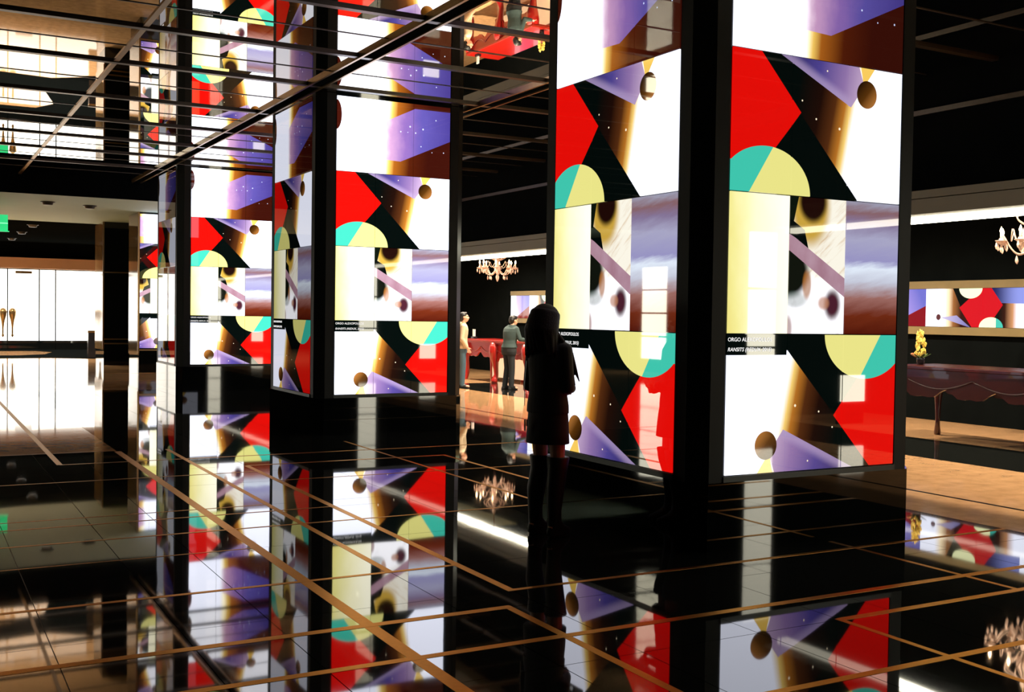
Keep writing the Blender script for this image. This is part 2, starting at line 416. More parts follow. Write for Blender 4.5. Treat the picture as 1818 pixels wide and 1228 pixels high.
# ------------------------------------------------------------------ mirror ceiling with bars
ceiling = obj('ceiling', BX(-10, 10.8, -8, 26.8, ZC+.03, ZC+.3), M_DARK); prop(ceiling, 'mirrored ceiling divided by dark bronze bars', kind='structure')
THICK = [-6.9, -5.0, -3.1, -1.2, .7, 2.6, 4.5, 6.4, 8.32, 10.24, 12.1, 13.95, 16.3, 18.35, 20.3, 22.05, 24.0]
THIN = [-5.95, -4.05, -2.15, -.25, 1.65, 3.55, 5.45, 7.36, 9.28, 11.18, 13.05, 15.12, 17.25, 19.2, 21.2, 23.05, 25.2]
XS = [(-10, -6.9), (-6.9, -3.8), (-3.8, -.8), (-.8, 2.18), (2.22, 4.58), (4.8, 7.1), (7.32, 10.8)]
cuts = sorted(THICK+THIN); cuts = [-8]+cuts+[26.8]
for x0, x1 in XS:
    for y0, y1 in zip(cuts, cuts[1:]):
        o = obj('mirror_panel', BX(x0, x1, y0, y1, 0, .02), M_MIRROR, ceiling); cx, cy = (x0+x1)/2, (y0+y1)/2
        o.data.transform(Matrix.Translation((-cx, -cy, 0))); o.location = (cx, cy, ZC)
        o.rotation_euler = (random.uniform(-1, 1)*.0006, random.uniform(-1, 1)*.0003, 0)
for y in THICK: obj('ceiling_bar', BX(-10, 10.8, y-.045, y+.045, ZC-.025, ZC+.01), M_BAR, ceiling)
for y in THIN: obj('ceiling_bar', BX(-10, 10.8, y-.011, y+.011, ZC-.006, ZC+.01), M_BAR, ceiling)
for xa, xb in ((4.58, 4.8), (7.1, 7.32)):
    obj('ceiling_channel', BX(xa+.03, xb-.03, -8, 26.8, ZC-.02, ZC+.02), M_DARK, ceiling)
    for x in (xa, xb-.03): obj('channel_edge', BX(x, x+.03, -8, 26.8, ZC-.04, ZC+.02), M_BRASS, ceiling)
obj('channel_edge', BX(2.17, 2.23, -8, 26.8, ZC-.015, ZC+.02), M_BRASS, ceiling)

# ------------------------------------------------------------------ walls
prop(obj('wall_bulkhead', BX(10.8, 11.0, .55, 30, 3.2, ZC+.3), M_WALLK), 'black lacquered bulkhead above the reception opening', kind='structure')
prop(obj('trim_1', BX(10.5, 10.99, .55, 30, 3.115, 3.206), M_FASC), 'upper step of the grey fascia over reception', kind='structure')
prop(obj('trim_2', BX(10.51, 11.0, .55, 30, 2.93, 3.105), M_FASC), 'grey fascia band above the reception light strip', kind='structure')
prop(obj('trim_3', BX(10.775, 10.8, .55, 30, 4.16, 4.22), M_BAR), 'thin bronze line on the black bulkhead', kind='structure')
prop(obj('light_strip', BX(10.8, 10.98, .55, 30, 2.865, 2.93), M_STRIP), 'long bright light strip under the grey fascia over reception', 'light')
prop(obj('wall_right', BX(15.1, 15.3, -8, 47.6, 0, 4.6), M_WALLK), 'black lacquered reception back wall', kind='structure')
c_rec = prop(obj('ceiling_reception', BX(11.0, 15.1, -8, 30, 4.3, 4.5), M_DARK), 'dark ceiling over the reception desks', kind='structure')
prop(obj('wall_back', BX(-10, 15.3, -8.2, -8, 0, 5), M_DARK), kind='structure')
prop(obj('wall_left', BX(-10.2, -10, -8, 47.6, 0, 5), M_DARK), kind='structure')
prop(obj('ceiling_entrance', BX(-10, 15.3, 26.8, 35.2, 4.22, 4.95), M_SOFFIT), 'grey plaster entrance ceiling', kind='structure')
prop(obj('trim_4', BX(-10, 15.3, 26.74, 26.8, 4.215, 4.95), M_DARK), 'black fascia between mirror ceiling and entrance ceiling', kind='structure')
c_ves = prop(obj('ceiling_vestibule', BX(-10, 15.3, 35.2, 47.6, 4.22, 4.5), M_DARK), kind='structure')
prop(obj('wall_front', BX(-10, 15.3, 47.3, 47.6, 0, 4.3), M_DARK), 'black wall above the glowing entrance doors', kind='structure')
prop(obj('trim_5', BX(-2.4, 10, 46.9, 47.3, 3.2, 3.62), M_BEIGEW), 'beige header band over the glowing doors', kind='structure')

# glowing entrance doors: stiles, glass and handles
def door(n, x0, x1, handle=0):
    d = empty('door_%d' % n, ((x0+x1)/2, 47.2, 0)); prop(d, kind='structure'); h = (x1-x0)/2
    obj('door_glass', BX(-h+.012, h-.012, -.02, .02, .36, 3.16), M_GLOW, d)
    obj('kick_rail', BX(-h+.005, h-.005, -.06, .04, .01, .36), M_BLACKG, d)
    fr = bmesh.new()
    for s in (-1, 1): box(fr, s*h-.022, s*h+.022, -.04, .03, .36, 3.2)
    box(fr, -h, h, -.04, .03, 3.16, 3.2)
    obj('door_frame', fr, M_LINE, d)
    if handle:
        x = handle*(h-.17)
        bm = bmesh.new()
        lathe(bm, [(.02, .5), (.05, .56), (.035, .62), (.03, .8), (.045, 1.0), (.07, 1.15), (.125, 1.35), (.14, 1.5), (.1, 1.6), (.03, 1.64)], (x, -.14, 0), 14)
        obj('door_handle', bm, M_BRASS, d, smooth=True)
        obj('door_closer', BX(-.3, .3, -.12, -.02, 3.0, 3.1), M_BRASS, d)
    return d
n = 1
for x0, x1, hd in ((-2.2, .2, 0), (.2, 1.25, 1), (1.25, 2.3, -1), (2.3, 3.45, 1), (3.45, 4.6, -1), (4.6, 5.2, 0), (5.2, 7.4, 0), (7.4, 9.8, 0)):
    dd = door(n, x0, x1, hd); dd['label'] = 'glowing white glass entrance door panel number %d from the far left' % n
    n += 1
# curved black mat in front of the doors, pale strip beside it
bm = bmesh.new(); pts = [(-3, 46.9), (-3, 45.8), (4.3, 45.6), (4.8, 44.4), (4.3, 42.2), (3.4, 41.4), (1, 41.2), (-3, 41.2), (-3, 40.4), (2.6, 39.2), (4.2, 39.4), (5.4, 38.5), (7.5, 38.3), (8.5, 40), (8.5, 46.9)]
prism(bm, pts, .001, .012)
prop(obj('entrance_mat', bm, M_DARK), 'black curved floor mat before the glowing entrance doors', 'mat')
# window bay in the left wall, seen only in reflections
for k, (ya, yb) in enumerate(((26.2, 27.35),)):
    wv = empty('window_%d' % (k+1), (-9.95, (ya+yb)/2, 0)); prop(wv, kind='structure'); h = (yb-ya)/2
    for j in range(4): obj('window_pane', BX(-.03, .03, -h, h, .4+j*.7, 1.05+j*.7), M_GLOW2, wv)
    obj('window_frame', BX(-.05, -.03, -h-.05, h+.05, .3, 3.2), M_DARK, wv)
lp = empty('backlit_pillar', (11.45, -.65, 0)); prop(lp, 'tall backlit white panel at the end of the reception opening', 'lit pillar')
for z0, z1 in ((.35, 1.2), (1.24, 2.1), (2.14, 2.98)): obj('glass_pane', BX(-.25, .25, -.03, .03, z0, z1), M_GLOW2, lp)
obj('panel_frame', BX(-.3, .3, -.06, -.031, .0, 3.05), M_DARK, lp)

lq = empty('backlit_panel', (13.25, -.5, 0)); prop(lq, 'low backlit white panel past the end of the reception desks', 'lit panel')
obj('glass_pane', BX(-.24, .24, -.03, .03, .36, .78), M_GLOW2, lq); obj('panel_frame', BX(-.29, .29, -.06, -.031, 0, 1.0), M_DARK, lq)

# ------------------------------------------------------------------ video columns
def octo(h, c):
    return [(-h+c, -h), (h-c, -h), (h, -h+c), (h, h-c), (h-c, h), (-h+c, h), (-h, h-c), (-h, -h+c)]
panel_cache = {}
def panel_mesh(i, j, pw, ph, flip, top=1.0, m=None):
    m = m or M_SCREEN; k = (i, j, pw, ph, flip, top, m.name)
    if k in panel_cache: return panel_cache[k]
    bm = BX(.004, pw-.004, -.012, 0, .004, ph*top-.004)
    uv = bm.loops.layers.uv.new('UVMap')
    for f in bm.faces:
        for l in f.loops:
            u = i+l.vert.co.x/pw; v = j+l.vert.co.z/ph
            l[uv].uv = (3-u if flip else u, v)
    me = mesh_of(bm); me.materials.append(m); panel_cache[k] = me
    return me
def text_mesh(body, size, shear=0.0):
    cu = bpy.data.curves.new('t', 'FONT'); cu.body = body; cu.size = size; cu.shear = shear; cu.extrude = .0006; cu.resolution_u = 3
    o = bpy.data.objects.new('t', cu); COL.objects.link(o); bpy.context.view_layer.update()
    me = bpy.data.meshes.new_from_object(o.evaluated_get(bpy.context.evaluated_depsgraph_get()))
    bpy.data.objects.remove(o); me.materials.clear(); me.materials.append(M_TEXT)
    xs = [v.co.x for v in me.vertices]; return me, max(xs)-min(xs), min(xs)
T1, w1, o1 = text_mesh('ORGO ALEXOPOULOS', .052); T2, w2, o2 = text_mesh('RANSITS (REDUX, 2015)', .052, .22)
core_me = mesh_of(prism(bmesh.new(), octo(SIDE/2-.012, CH), .3, ZC)); core_me.materials.append(M_BLACKG)
def column(x, y, label, hb=HB, ph=PH, flip=False, ztop=None, lit=True, text=True, trims=False, glass=None, glass_left=None):
    """x, y: the corner nearest to the photographer"""
    h = SIDE/2; ztop = ztop or ZC-.04
    c = empty('video_column' if lit else 'stone_pillar', (x+h, y+h, 0)); prop(c, label, 'column')
    if ztop > 4.5: obj('core', core_me, None, c)
    else: obj('core', prism(bmesh.new(), octo(h-.012, CH), .3, 4.23), M_BLACKG, c)
    zp = hb-.045
    pl = obj('plinth', prism(bmesh.new(), octo(h+.012, CH), 0, zp), M_BLACKG, c)
    zt = ztop+.035
    for a in range(4):
        R = Matrix.Rotation(a*PI/2, 4, 'Z')
        def part(name, data, m, par=c):
            me = data if not isinstance(data, bmesh.types.BMesh) else mesh_of(data)
            o = obj(name, me, m, par); o.matrix_local = R; return o
        pb = bmesh.new(); prism(pb, [(-h, -h+CH), (-h+CH, -h), (-h+CH+.004, -h+.02), (-h+.02, -h+CH+.004)], zp, zt)
        part('corner_post', pb, M_POST)
        w3 = 3*PW; x0 = -w3/2
        fb = bmesh.new()
        box(fb, -h+CH, x0-.012, -h-.002, -h+.03, zp, zt); box(fb, x0+w3+.012, h-CH, -h-.002, -h+.03, zp, zt)
        part('side_frame', fb, M_BEZEL)
        sb = bmesh.new(); box(sb, x0-.012, x0+w3+.012, -h-.012, -h+.03, zp, hb-.004); part('sill', sb, M_POST)
        if not lit: continue
        for j in range(4):
            z = hb+j*ph
            if z > ztop-.1: break
            top = round(min(1.0, (ztop-z)/ph), 3)
            if top > .93: top = 1.0
            for i in range(3):
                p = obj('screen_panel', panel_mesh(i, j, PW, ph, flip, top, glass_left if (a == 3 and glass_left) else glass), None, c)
                p.matrix_local = R @ Matrix.Translation((x0+i*PW, -h+.006, z))
                if text and i == 0 and j == 0 and a in (0, 3):
                    for T, wd, of, zz in ((T1, w1, o1, .955), (T2, w2, o2, .885)):
                        t = obj('caption_line', T, None, p); s = .41/wd
                        t.matrix_local = Matrix.Translation((.006-of*s, -.0135, zz*ph-.008)) @ Matrix.Rotation(PI/2, 4, 'X') @ Matrix.Scale(s, 4)
    if trims:
        for s in (-1, 1):
            obj('brass_edge', BX(s*h-.02, s*h+.02, -h-.03, -h+.01, zp, 4.2), M_BRASS, c)
        obj('brass_band', BX(-h, h, -h-.03, -h, hb-.06, hb-.02), M_BRASS, c)
    return c
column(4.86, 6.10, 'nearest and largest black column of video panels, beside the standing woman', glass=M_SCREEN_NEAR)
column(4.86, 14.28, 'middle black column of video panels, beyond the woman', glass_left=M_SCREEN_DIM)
column(4.89, 23.13, 'third black column of video panels, in front of the small far pillar', glass_left=M_SCREEN_DIMMER)
M_STONE = mat('polished_beige_stone', lin((120, 98, 66)), .07, noise=(3, .2))
def pillar(name, label, x0, x1, y0, y1, cols=None, zs=None, bands=()):
    c = empty(name, ((x0+x1)/2, (y0+y1)/2, 0)); prop(c, label, 'column'); a, d = (x1-x0)/2, (y1-y0)/2
    obj('core', BX(-a+.02, a-.02, -d+.02, d-.02, 0, 4.22), M_BLACKG, c)
    for sx in (-1, 1): obj('side_slab', BX(min(sx*a, sx*(a-.02)), max(sx*a, sx*(a-.02)), -d, d, .45, 4.215), M_STONE, c)
    obj('front_slab', BX(-a+.03, a-.03, -d-.002, -d+.02, 0, 4.215), M_BLACKG, c)
    for sx in (-1, 1): obj('brass_edge', BX(sx*a-.02, sx*a+.02, -d-.03, -d+.01, .5, 4.215), M_BRASS, c)
    for z in bands: obj('brass_band', BX(-a, a, -d-.03, -d, z, z+.035), M_BRASS, c)
    if cols:
        x = -a+.03
        for ua, ub, wd in cols:
            for j, (za, zb) in enumerate(zip(zs, zs[1:])):
                bm = BX(x+.003, x+wd-.003, -d-.02, -d-.003, za+.003, zb-.003); uv = bm.loops.layers.uv.new('UVMap')
                for f in bm.faces:
                    for l in f.loops: l[uv].uv = (ua+(ub-ua)*(l.vert.co.x-x)/wd, j+(l.vert.co.z-za)/.92)
                obj('screen_panel', bm, M_SCREEN, c)  # glowing panel standing in for a reflection on the pillar front
            x += wd
    return c
pillar('reflecting_pillar', 'small far pillar with brass edges, a mirrored column drawn on its front as glowing panels', 5.33, 7.5, 30.0, 31.45, [(1.45, 1.0, .27), (1.0, 0.0, .59), (2.999, 2.0, .59), (2.0, 1.0, .59)], [.64, 1.56, 2.48, 3.4, 4.17], (.575,))  # reversed pictures imitate the reflection of a video column
pillar('stone_pillar', 'dark unlit stone pillar with brass bands beside the glowing doors', 5.06, 7.2, 34.08, 35.7, None, None, (.62, .75, 2.72))

# ------------------------------------------------------------------ reception picture strip
strip = empty('video_wall', (15.06, 18.0, 0)); prop(strip, 'long horizontal strip of video panels on the reception back wall', 'screen')
Y0, Y1 = 5.0, 27.3; npan = 20; pw = (Y1-Y0)/npan
for k in range(npan):
    y1 = Y1-k*pw; y0 = y1-pw
    bm = BX(-.03, .02, y0+.004-18, y1-.004-18, 1.575, 2.2); uv = bm.loops.layers.uv.new('UVMap')
    for f in bm.faces:
        for l in f.loops: l[uv].uv = (12.8-(l.vert.co.y+18), (l.vert.co.z-1.575)/.625)
    obj('screen_panel', bm, M_BAND, strip)
M_OCH = mat('ochre_frame', lin((120, 104, 66)), .4, noise=(4, .15))
obj('upper_frame', BX(-.05, .03, Y0-18, Y1-18, 2.205, 2.33), M_OCH, strip); obj('lower_frame', BX(-.05, .03, Y0-18, Y1-18, 1.44, 1.57), M_OCH, strip)

# ------------------------------------------------------------------ reception desks
M_RED = mat('red_lacquer', lin((150, 22, 12)), .28, noise=(6, .25), coat=.4)
M_UNDER = mat('lit_cream_panel', lin((240, 210, 170)), .3, emit=lin((255, 216, 172)), estr=.75)
M_RED_SHADE = mat('shaded_red_lacquer', lin((60, 12, 10)), .25, noise=(6, .25), coat=.4)  # desk red again, with the weak light there painted into the colour
def desk(y0, y1, label, m, x0=12.35, dep=.95, stout=1.0, glow=False):
    L = (y1-y0)/2; d = empty('reception_desk', (x0, (y0+y1)/2, 0)); prop(d, label, 'desk', 'reception desks')
    obj('desk_top', BX(0, dep, -L, L, .985, 1.04, .012), m, d)
    obj('moulding', BX(.03, dep-.03, -L+.03, L-.03, .945, .985), m, d)
    pts = [(-L+.1, .945), (-L+.1, .78)]
    K = 48
    for k in range(K+1):
        t = k/K; s = -L+.1+t*(2*L-.2); ph = t*(6 if L > 2 else 4) % 1
        z = .70-.11*math.sin(PI*ph)**2 + .06*math.cos(4*PI*ph)*.5
        if abs(t-.5) < .05: z = .52
        pts.append((s, z))
    pts += [(L-.1, .78), (L-.1, .945)]
    def apron(xa, xb, nm):
        bm = bmesh.new(); top = [p for p in pts[1:-1]]
        fa = [bm.verts.new((xa, s, .945)) for s, z in top]; fb = [bm.verts.new((xa, s, z)) for s, z in top]
        ga = [bm.verts.new((xb, s, .945)) for s, z in top]; gb = [bm.verts.new((xb, s, z)) for s, z in top]
        for k in range(len(top)-1):
            bm.faces.new((fa[k], fb[k], fb[k+1], fa[k+1])); bm.faces.new((ga[k+1], gb[k+1], gb[k], ga[k]))
            bm.faces.new((fb[k], gb[k], gb[k+1], fb[k+1])); bm.faces.new((ga[k], fa[k], fa[k+1], ga[k+1]))
        bm.faces.new((fa[0], ga[0], gb[0], fb[0])); bm.faces.new((fa[-1], fb[-1], gb[-1], ga[-1]))
        return obj(nm, bm, m, d)
    apron(.07, .11, 'apron'); apron(dep-.11, dep-.07, 'apron')
    if glow:
        for q in range(3): obj('lit_panel', BX(dep-.2, dep-.17, -L+.25+q*(2*L-.5)/3, -L+.21+(q+1)*(2*L-.5)/3, .06, .74), M_UNDER, d)
    # carved swag on the front apron
    sw = bmesh.new()
    for q in range(4):
        a = -L+.2+q*(2*L-.4)/4; b = a+(2*L-.4)/4
        tube(sw, [(.062, a+(b-a)*t, .86-.13*math.sin(PI*t)) for t in [k/10 for k in range(11)]], .014, 8)
    obj('carved_swag', sw, m, d, smooth=True)
    for sy in ((-1, 1) if L > 2 else (-1, 0, 1)):
        for xx, dirx in ((.1, -1), (dep-.1, 1)):
            bm = bmesh.new(); y = sy*(L-.12); ey = sy if sy else 0
            prof = [(.0, .95, .075), (.02, .84, .085), (.03, .70, .075), (.02, .52, .05), (.0, .34, .036), (-.01, .2, .032), (.01, .1, .04), (.035, .04, .05), (.04, .0, .045)]
            tube(bm, [(xx+dirx*o*1.2, y+ey*o, z) for o, z, r in prof], [r*stout for o, z, r in prof], 12)
            obj('leg', bm, m, d, smooth=True)
    return d
desk(6.2, 11.1, 'red carved reception desk coloured as if in shade, beside the nearest video column', M_RED_SHADE)
desk(21.9, 25.3, 'bright red carved reception desk behind the two standing men', M_RED, 12.5, stout=1.8, glow=True)

# flowers in pots
M_PETAL = mat('yellow_petal', lin((236, 206, 96)), .5, noise=(20, .2)); M_LEAF = mat('green_leaf', lin((74, 96, 40)), .5, noise=(20, .3)); M_POT = mat('black_pot', (.01, .01, .012), .2, noise=(20, .2))
M_CORAL = mat('coral_petal', lin((220, 110, 70)), .5, noise=(20, .2))
def flowers(loc, label, seed):
    rn = random.Random(seed); f = empty('potted_orchid', loc); prop(f, label, 'plant', 'orchids on the reception desks'); f.scale = (.6, .6, .6)
    bm = bmesh.new(); lathe(bm, [(.05, 0), (.085, .01), (.1, .12), (.095, .16), (.08, .165)], n=18); obj('pot', bm, M_POT, f, smooth=True)
    st = bmesh.new(); tube(st, [(0, 0, .14), (.01, .03, .35), (0, .02, .6), (-.01, .06, .74)], [.012, .01, .008, .006], 8); obj('stem', st, M_LEAF, f, smooth=True)
    for k in range(6):
        a = k*PI/3; bm = bmesh.new(); R = Matrix.Rotation(a, 3, 'Z') @ Matrix.Rotation(-.5, 3, 'Y')
        ellipsoid(bm, Vector((math.cos(a)*.13, math.sin(a)*.13, .2)), (.13, .035, .008), R, 10, 6); obj('leaf', bm, M_LEAF, f, smooth=True)
    bl = bmesh.new()
    for r, c in ((.05, (0, 0, 0)),):
        for q in range(5):
            a = q*2*PI/5; R = Matrix.Rotation(a, 3, 'X'); ellipsoid(bl, Vector((0, math.sin(a)*.03, math.cos(a)*.03)), (.012, .022, .034), None, 8, 6)
    ellipsoid(bl, Vector((-.015, 0, 0)), (.014, .014, .014), None, 8, 6)
    bme = mesh_of(bl, True); bme.materials.append(M_PETAL)
    for k in range(26):
        t = k/25; a = rn.uniform(0, 2*PI); r = .1*(1-.6*t)+.02
        o = obj('blossom', bme, None, f, (math.cos(a)*r, .02+math.sin(a)*r, .22+.55*t)); o.rotation_euler = (0, rn.uniform(-.4, .4), rn.uniform(-1, 1)); o.scale = (1.25,)*3
    if seed == 1:
        cb = mesh_of(ellipsoid(bmesh.new(), Vector((0, 0, 0)), (.04, .04, .03)), True); cb.materials.append(M_CORAL)
        for k in range(3): obj('coral_blossom', cb, None, f, (-.03, .12+.05*k, .2+.02*k))
flowers((12.75, 10.93, 1.04), 'yellow orchid in black pot on the shaded red desk', 1)
flowers((12.85, 22.05, 1.04), 'yellow orchid on the bright red desk beside the leaning man', 2)

# small white card stand on the desk
cs = empty('card_stand', (12.7, 25.0, 1.04)); prop(cs, 'small white card standing on the bright red desk', 'card')
M_WCARD = mat('white_card', (.8, .78, .72), .6, noise=(10, .05))
bm = BX(-.01, .01, -.06, .06, .06, .24); obj('card', bm, M_WCARD, cs); obj('base', BX(-.05, .05, -.08, .08, 0, .06, .006), M_POT, cs)

# ------------------------------------------------------------------ chandeliers
M_CRYS = mat('crystal', lin((236, 206, 186)), .12, ior=1.5, emit=lin((255, 190, 150)), estr=.0, noise=(40, .15))
M_CRYS.node_tree.nodes['Principled BSDF'].inputs['Transmission Weight'].default_value = .25
M_BULB = mat('candle_bulb', (1, .9, .8), .4, emit=lin((255, 205, 150)), estr=26)
M_CAND = mat('candle_sleeve', lin((240, 220, 200)), .5, noise=(20, .05))
def chandelier(loc, label):
    c = empty('chandelier', loc); prop(c, label, 'chandelier', 'crystal chandeliers over reception')
    bm = bmesh.new()
    lathe(bm, [(.01, -.42), (.035, -.36), (.05, -.3), (.025, -.24), (.06, -.18), (.085, -.1), (.05, -.02), (.03, .06), (.07, .14), (.1, .22), (.05, .3), (.025, .4), (.05, .5), (.02, .56)], n=18)
    obj('stem', bm, M_CRYS, c, smooth=True)
    obj('hanging_rod', tube(bmesh.new(), [(0, 0, .55), (0, 0, 4.3-loc[2])], .012, 8), M_BRASS, c)
    nA = 8
    arm = mesh_of(tube(bmesh.new(), [(.05+.41*t, 0, -.12-.14*math.sin(PI*t*1.15)+.1*t*t) for t in [k/12 for k in range(13)]], .012, 8), True); arm.materials.append(M_CRYS)
    scr = mesh_of(tube(bmesh.new(), [(.06+.2*math.sin(PI*t), 0, .12+.3*t) for t in [k/10 for k in range(11)]], .01, 8), True); scr.materials.append(M_CRYS)
    cup = mesh_of(lathe(bmesh.new(), [(.012, -.05), (.03, -.04), (.075, -.008), (.08, .0), (.03, .006), (.028, .03)], n=14), True); cup.materials.append(M_CRYS)
    can = mesh_of(lathe(bmesh.new(), [(.016, .02), (.016, .1), (.012, .1)], n=10), True); can.materials.append(M_CAND)
    blb = mesh_of(lathe(bmesh.new(), [(.008, .1), (.02, .12), (.022, .135), (.012, .165), (.002, .19)], n=10), True); blb.materials.append(M_BULB)
    drp = mesh_of(lathe(bmesh.new(), [(.002, 0), (.008, -.02), (.02, -.07), (.012, -.1), (.001, -.115)], n=8), False); drp.materials.append(M_CRYS)
    for k in range(nA):
        R = Matrix.Rotation(2*PI*k/nA+.2, 4, 'Z')
        for nm, me, T in (('arm', arm, (0, 0, 0)), ('scroll', scr, (0, 0, 0)), ('drip_cup', cup, (.46, 0, -.06)), ('candle', can, (.46, 0, -.06)), ('bulb', blb, (.46, 0, -.06)),
                          ('crystal_drop', drp, (.52, 0, -.07)), ('crystal_drop', drp, (.40, 0, -.08)), ('crystal_drop', drp, (.25, 0, -.26)), ('crystal_drop', drp, (.46, 0, -.11))):
            o = obj(nm, me, None, c); o.matrix_local = R @ Matrix.Translation(T)
        sg = tube(bmesh.new(), [(.3*math.cos(a)*(1+.1*q), .3*math.sin(a), .1-.16*math.sin(PI*q)) for q, a in [(i/8, 2*PI*k/nA+.2+2*PI/nA*i/8) for i in range(9)]], .007, 6)
        obj('crystal_garland', sg, M_CRYS, c, smooth=True)
    return c
chandelier((13.3, 24.9, 2.93), 'crystal chandelier hanging between the middle and nearest columns')
chandelier((13.5, 9.68, 2.84), 'crystal chandelier cut off by the right edge, above the shaded red desk')

# ------------------------------------------------------------------ downlights, exit sign, bin
M_CAN = mat('downlight_can', (.01, .01, .01), .4, noise=(10, .2)); M_LENS = mat('downlight_lens', (1, 1, 1), .4, emit=(1, .8, .55), estr=6)
def downlight(x, y, z, label, power=0, host=None, col=(1, .78, .52)):
    d = empty('downlight', (x, y, z))
    if host: d.parent = host
    else: prop(d, label, 'downlight')
    bm = bmesh.new(); lathe(bm, [(.17, 0), (.17, -.012), (.13, -.02), (.11, -.075), (.08, -.08)], n=20); obj('can', bm, M_CAN, d, smooth=True)
    if power:
        bm = bmesh.new(); lathe(bm, [(.07, -.06), (.07, -.066), (.05, -.068)], n=16); obj('lens', bm, M_LENS, d)
        l = bpy.data.lights.new('spot', 'SPOT'); l.energy = power; l.color = col; l.spot_size = 2.5; l.spot_blend = .5; l.shadow_soft_size = .05
        o = bpy.data.objects.new('spot_lamp', l); COL.objects.link(o); o.parent = d; o.location = (0, 0, -.1)
for y in (-1.5, 2.5, 6.5, 9.5, 12.5, 16, 19.5, 22.5, 26): downlight(12.2, y, 4.3, None, 1500 if y > 14 else 850, c_rec, (1, .84, .64))
for y in (36.8, 40.5, 44.5):
    for x in (.2, 3.4, 8.2): downlight(x, y, 4.22, None, 800, c_ves, (1, .88, .72))
downlight(2.97, 28.6, 4.22, 'left one of two dark downlights in the grey entrance ceiling')
downlight(3.98, 29.0, 4.22, 'right one of two dark downlights in the grey entrance ceiling')
M_GREEN = mat('green_sign_glow', (.1, .8, .4), .3, emit=lin((30, 205, 120)), estr=1.0)
M_GREEN2 = mat('pale_green_glow', (.4, .9, .6), .3, emit=lin((150, 240, 190)), estr=1.2)
ex = empty('exit_sign', (2.0, 30.0, 3.54)); prop(ex, 'small glowing green sign below the entrance ceiling', 'sign')
obj('sign_face', BX(-.33, .2, -.01, .01, .02, .42), M_GREEN, ex); obj('light_band', BX(-.33, .2, -.014, -.0101, .2, .22), M_GREEN2, ex)
obj('sign_base', BX(-.36, .23, -.03, .03, 0, .02), M_GREEN, ex); obj('hanger', BX(-.05, -.03, -.01, .01, .42, .68), M_CAN, ex)
# floor-standing bin
bn = empty('waste_bin', (5.42, 38.9, 0)); prop(bn, 'slim black waste bin standing before the glowing doors', 'bin')
obj('body', BX(-.13, .13, -.13, .13, 0.012, .86, .01), M_POT, bn); obj('lid', BX(-.14, .14, -.14, .14, .86, .93, .01), M_BRASS, bn)

# ------------------------------------------------------------------ people
M_SKIN = mat('skin', lin((222, 168, 136)), .5, noise=(30, .06)); M_HAIRD = mat('dark_brown_hair', lin((34, 23, 16)), .65, noise=(120, .6, .8), spec=.25); M_HAIRB = mat('black_hair', lin((18, 14, 12)), .45, noise=(120, .5, .6))
M_BLKC = mat('black_cloth', lin((22, 22, 24)), .75, noise=(90, .4, .3), sheen=.2); M_BLKL = mat('black_leather', lin((14, 14, 15)), .55, noise=(40, .3, .2))
M_HOOD = mat('beige_hoodie', lin((206, 184, 150)), .8, noise=(60, .12, .3)); M_JEAN = mat('blue_jeans', lin((70, 96, 110)), .8, noise=(80, .25, .3))
M_TEAL = mat('dark_teal_sweater', lin((52, 68, 66)), .85, noise=(80, .25, .4)); M_PANT = mat('charcoal_trousers', lin((26, 30, 32)), .8, noise=(80, .25, .3))
M_SHOE = mat('dark_shoe', lin((24, 22, 20)), .4, noise=(30, .2)); M_ZIP = mat('zip_metal', (.6, .6, .58), .3, metal=1); M_EYE = mat('eye_dark', (.01, .008, .006), .15, noise=(30, .1))
M_LIP = mat('lips', lin((170, 90, 84)), .45, noise=(30, .1)); M_HEM = mat('pale_hem', lin((200, 188, 150)), .7, noise=(30, .1))

def arm_chain(bm, sh, el, wr, r=(.052, .04, .028)):
    capsule(bm, sh, el, r[0], r[1]); capsule(bm, el, wr, r[1], r[2])
def hand(bm, wr, d, pn, side, s=1.0, curl=.5):
    """palm and five fingers: d along the fingers, pn palm normal, side towards the thumb"""
    wr, d, pn, side = Vector(wr), Vector(d).normalized(), Vector(pn).normalized(), Vector(side).normalized()
    for k in (-1.3, -.45, .4, 1.25): capsule(bm, wr+side*.008*k, wr+d*.085*s+side*.019*k*s, .015*s, .0125*s, 8)
    for k, L in ((-1.4, .062), (-.48, .077), (.45, .084), (1.35, .073)):
        b = wr+d*.085*s+side*.02*k*s; p = b; dd = d.copy()
        for q, f in enumerate((.45, .32, .23)):
            dd = (dd+pn*curl*(.35+.25*q)).normalized(); e = p+dd*L*f*s; capsule(bm, p, e, (.0105-.001*q)*s, (.0095-.001*q)*s, 8); p = e
    p = wr+d*.03*s+side*.028*s; t1 = (d*.7+side*.75+pn*.2).normalized(); e = p+t1*.036*s; capsule(bm, p, e, .0135*s, .011*s, 8)
    e2 = e+(d*.9+side*.25+pn*.3).normalized()*.032*s; capsule(bm, e, e2, .011*s, .009*s, 8)
def head(bm, c, yaw, tilt, s=1.0):
    """c: centre of skull; local +Y is the face"""
    R = Matrix.Rotation(yaw, 3, 'Z') @ Matrix.Rotation(tilt, 3, 'X'); c = Vector(c)
    def E(p, r): ellipsoid(bm, c+R @ (Vector(p)*s), tuple(k*s for k in r), R, 20, 14)
    E((0, -.01, .02), (.076, .096, .092)); E((0, .03, -.045), (.058, .066, .075)); E((0, .055, -.092), (.028, .026, .022)); E((0, .062, -.04), (.045, .04, .05))
    capsule(bm, c+R @ (Vector((0, .094, .012))*s), c+R @ (Vector((0, .112, -.03))*s), .009*s, .014*s, 8)
    E((0, .092, -.066), (.022, .012, .007)); E((0, .088, .03), (.05, .014, .012))
    for k in (-1, 1): E((k*.078, -.005, -.01), (.01, .019, .031)); E((k*.045, .05, -.03), (.024, .03, .026))
    return R

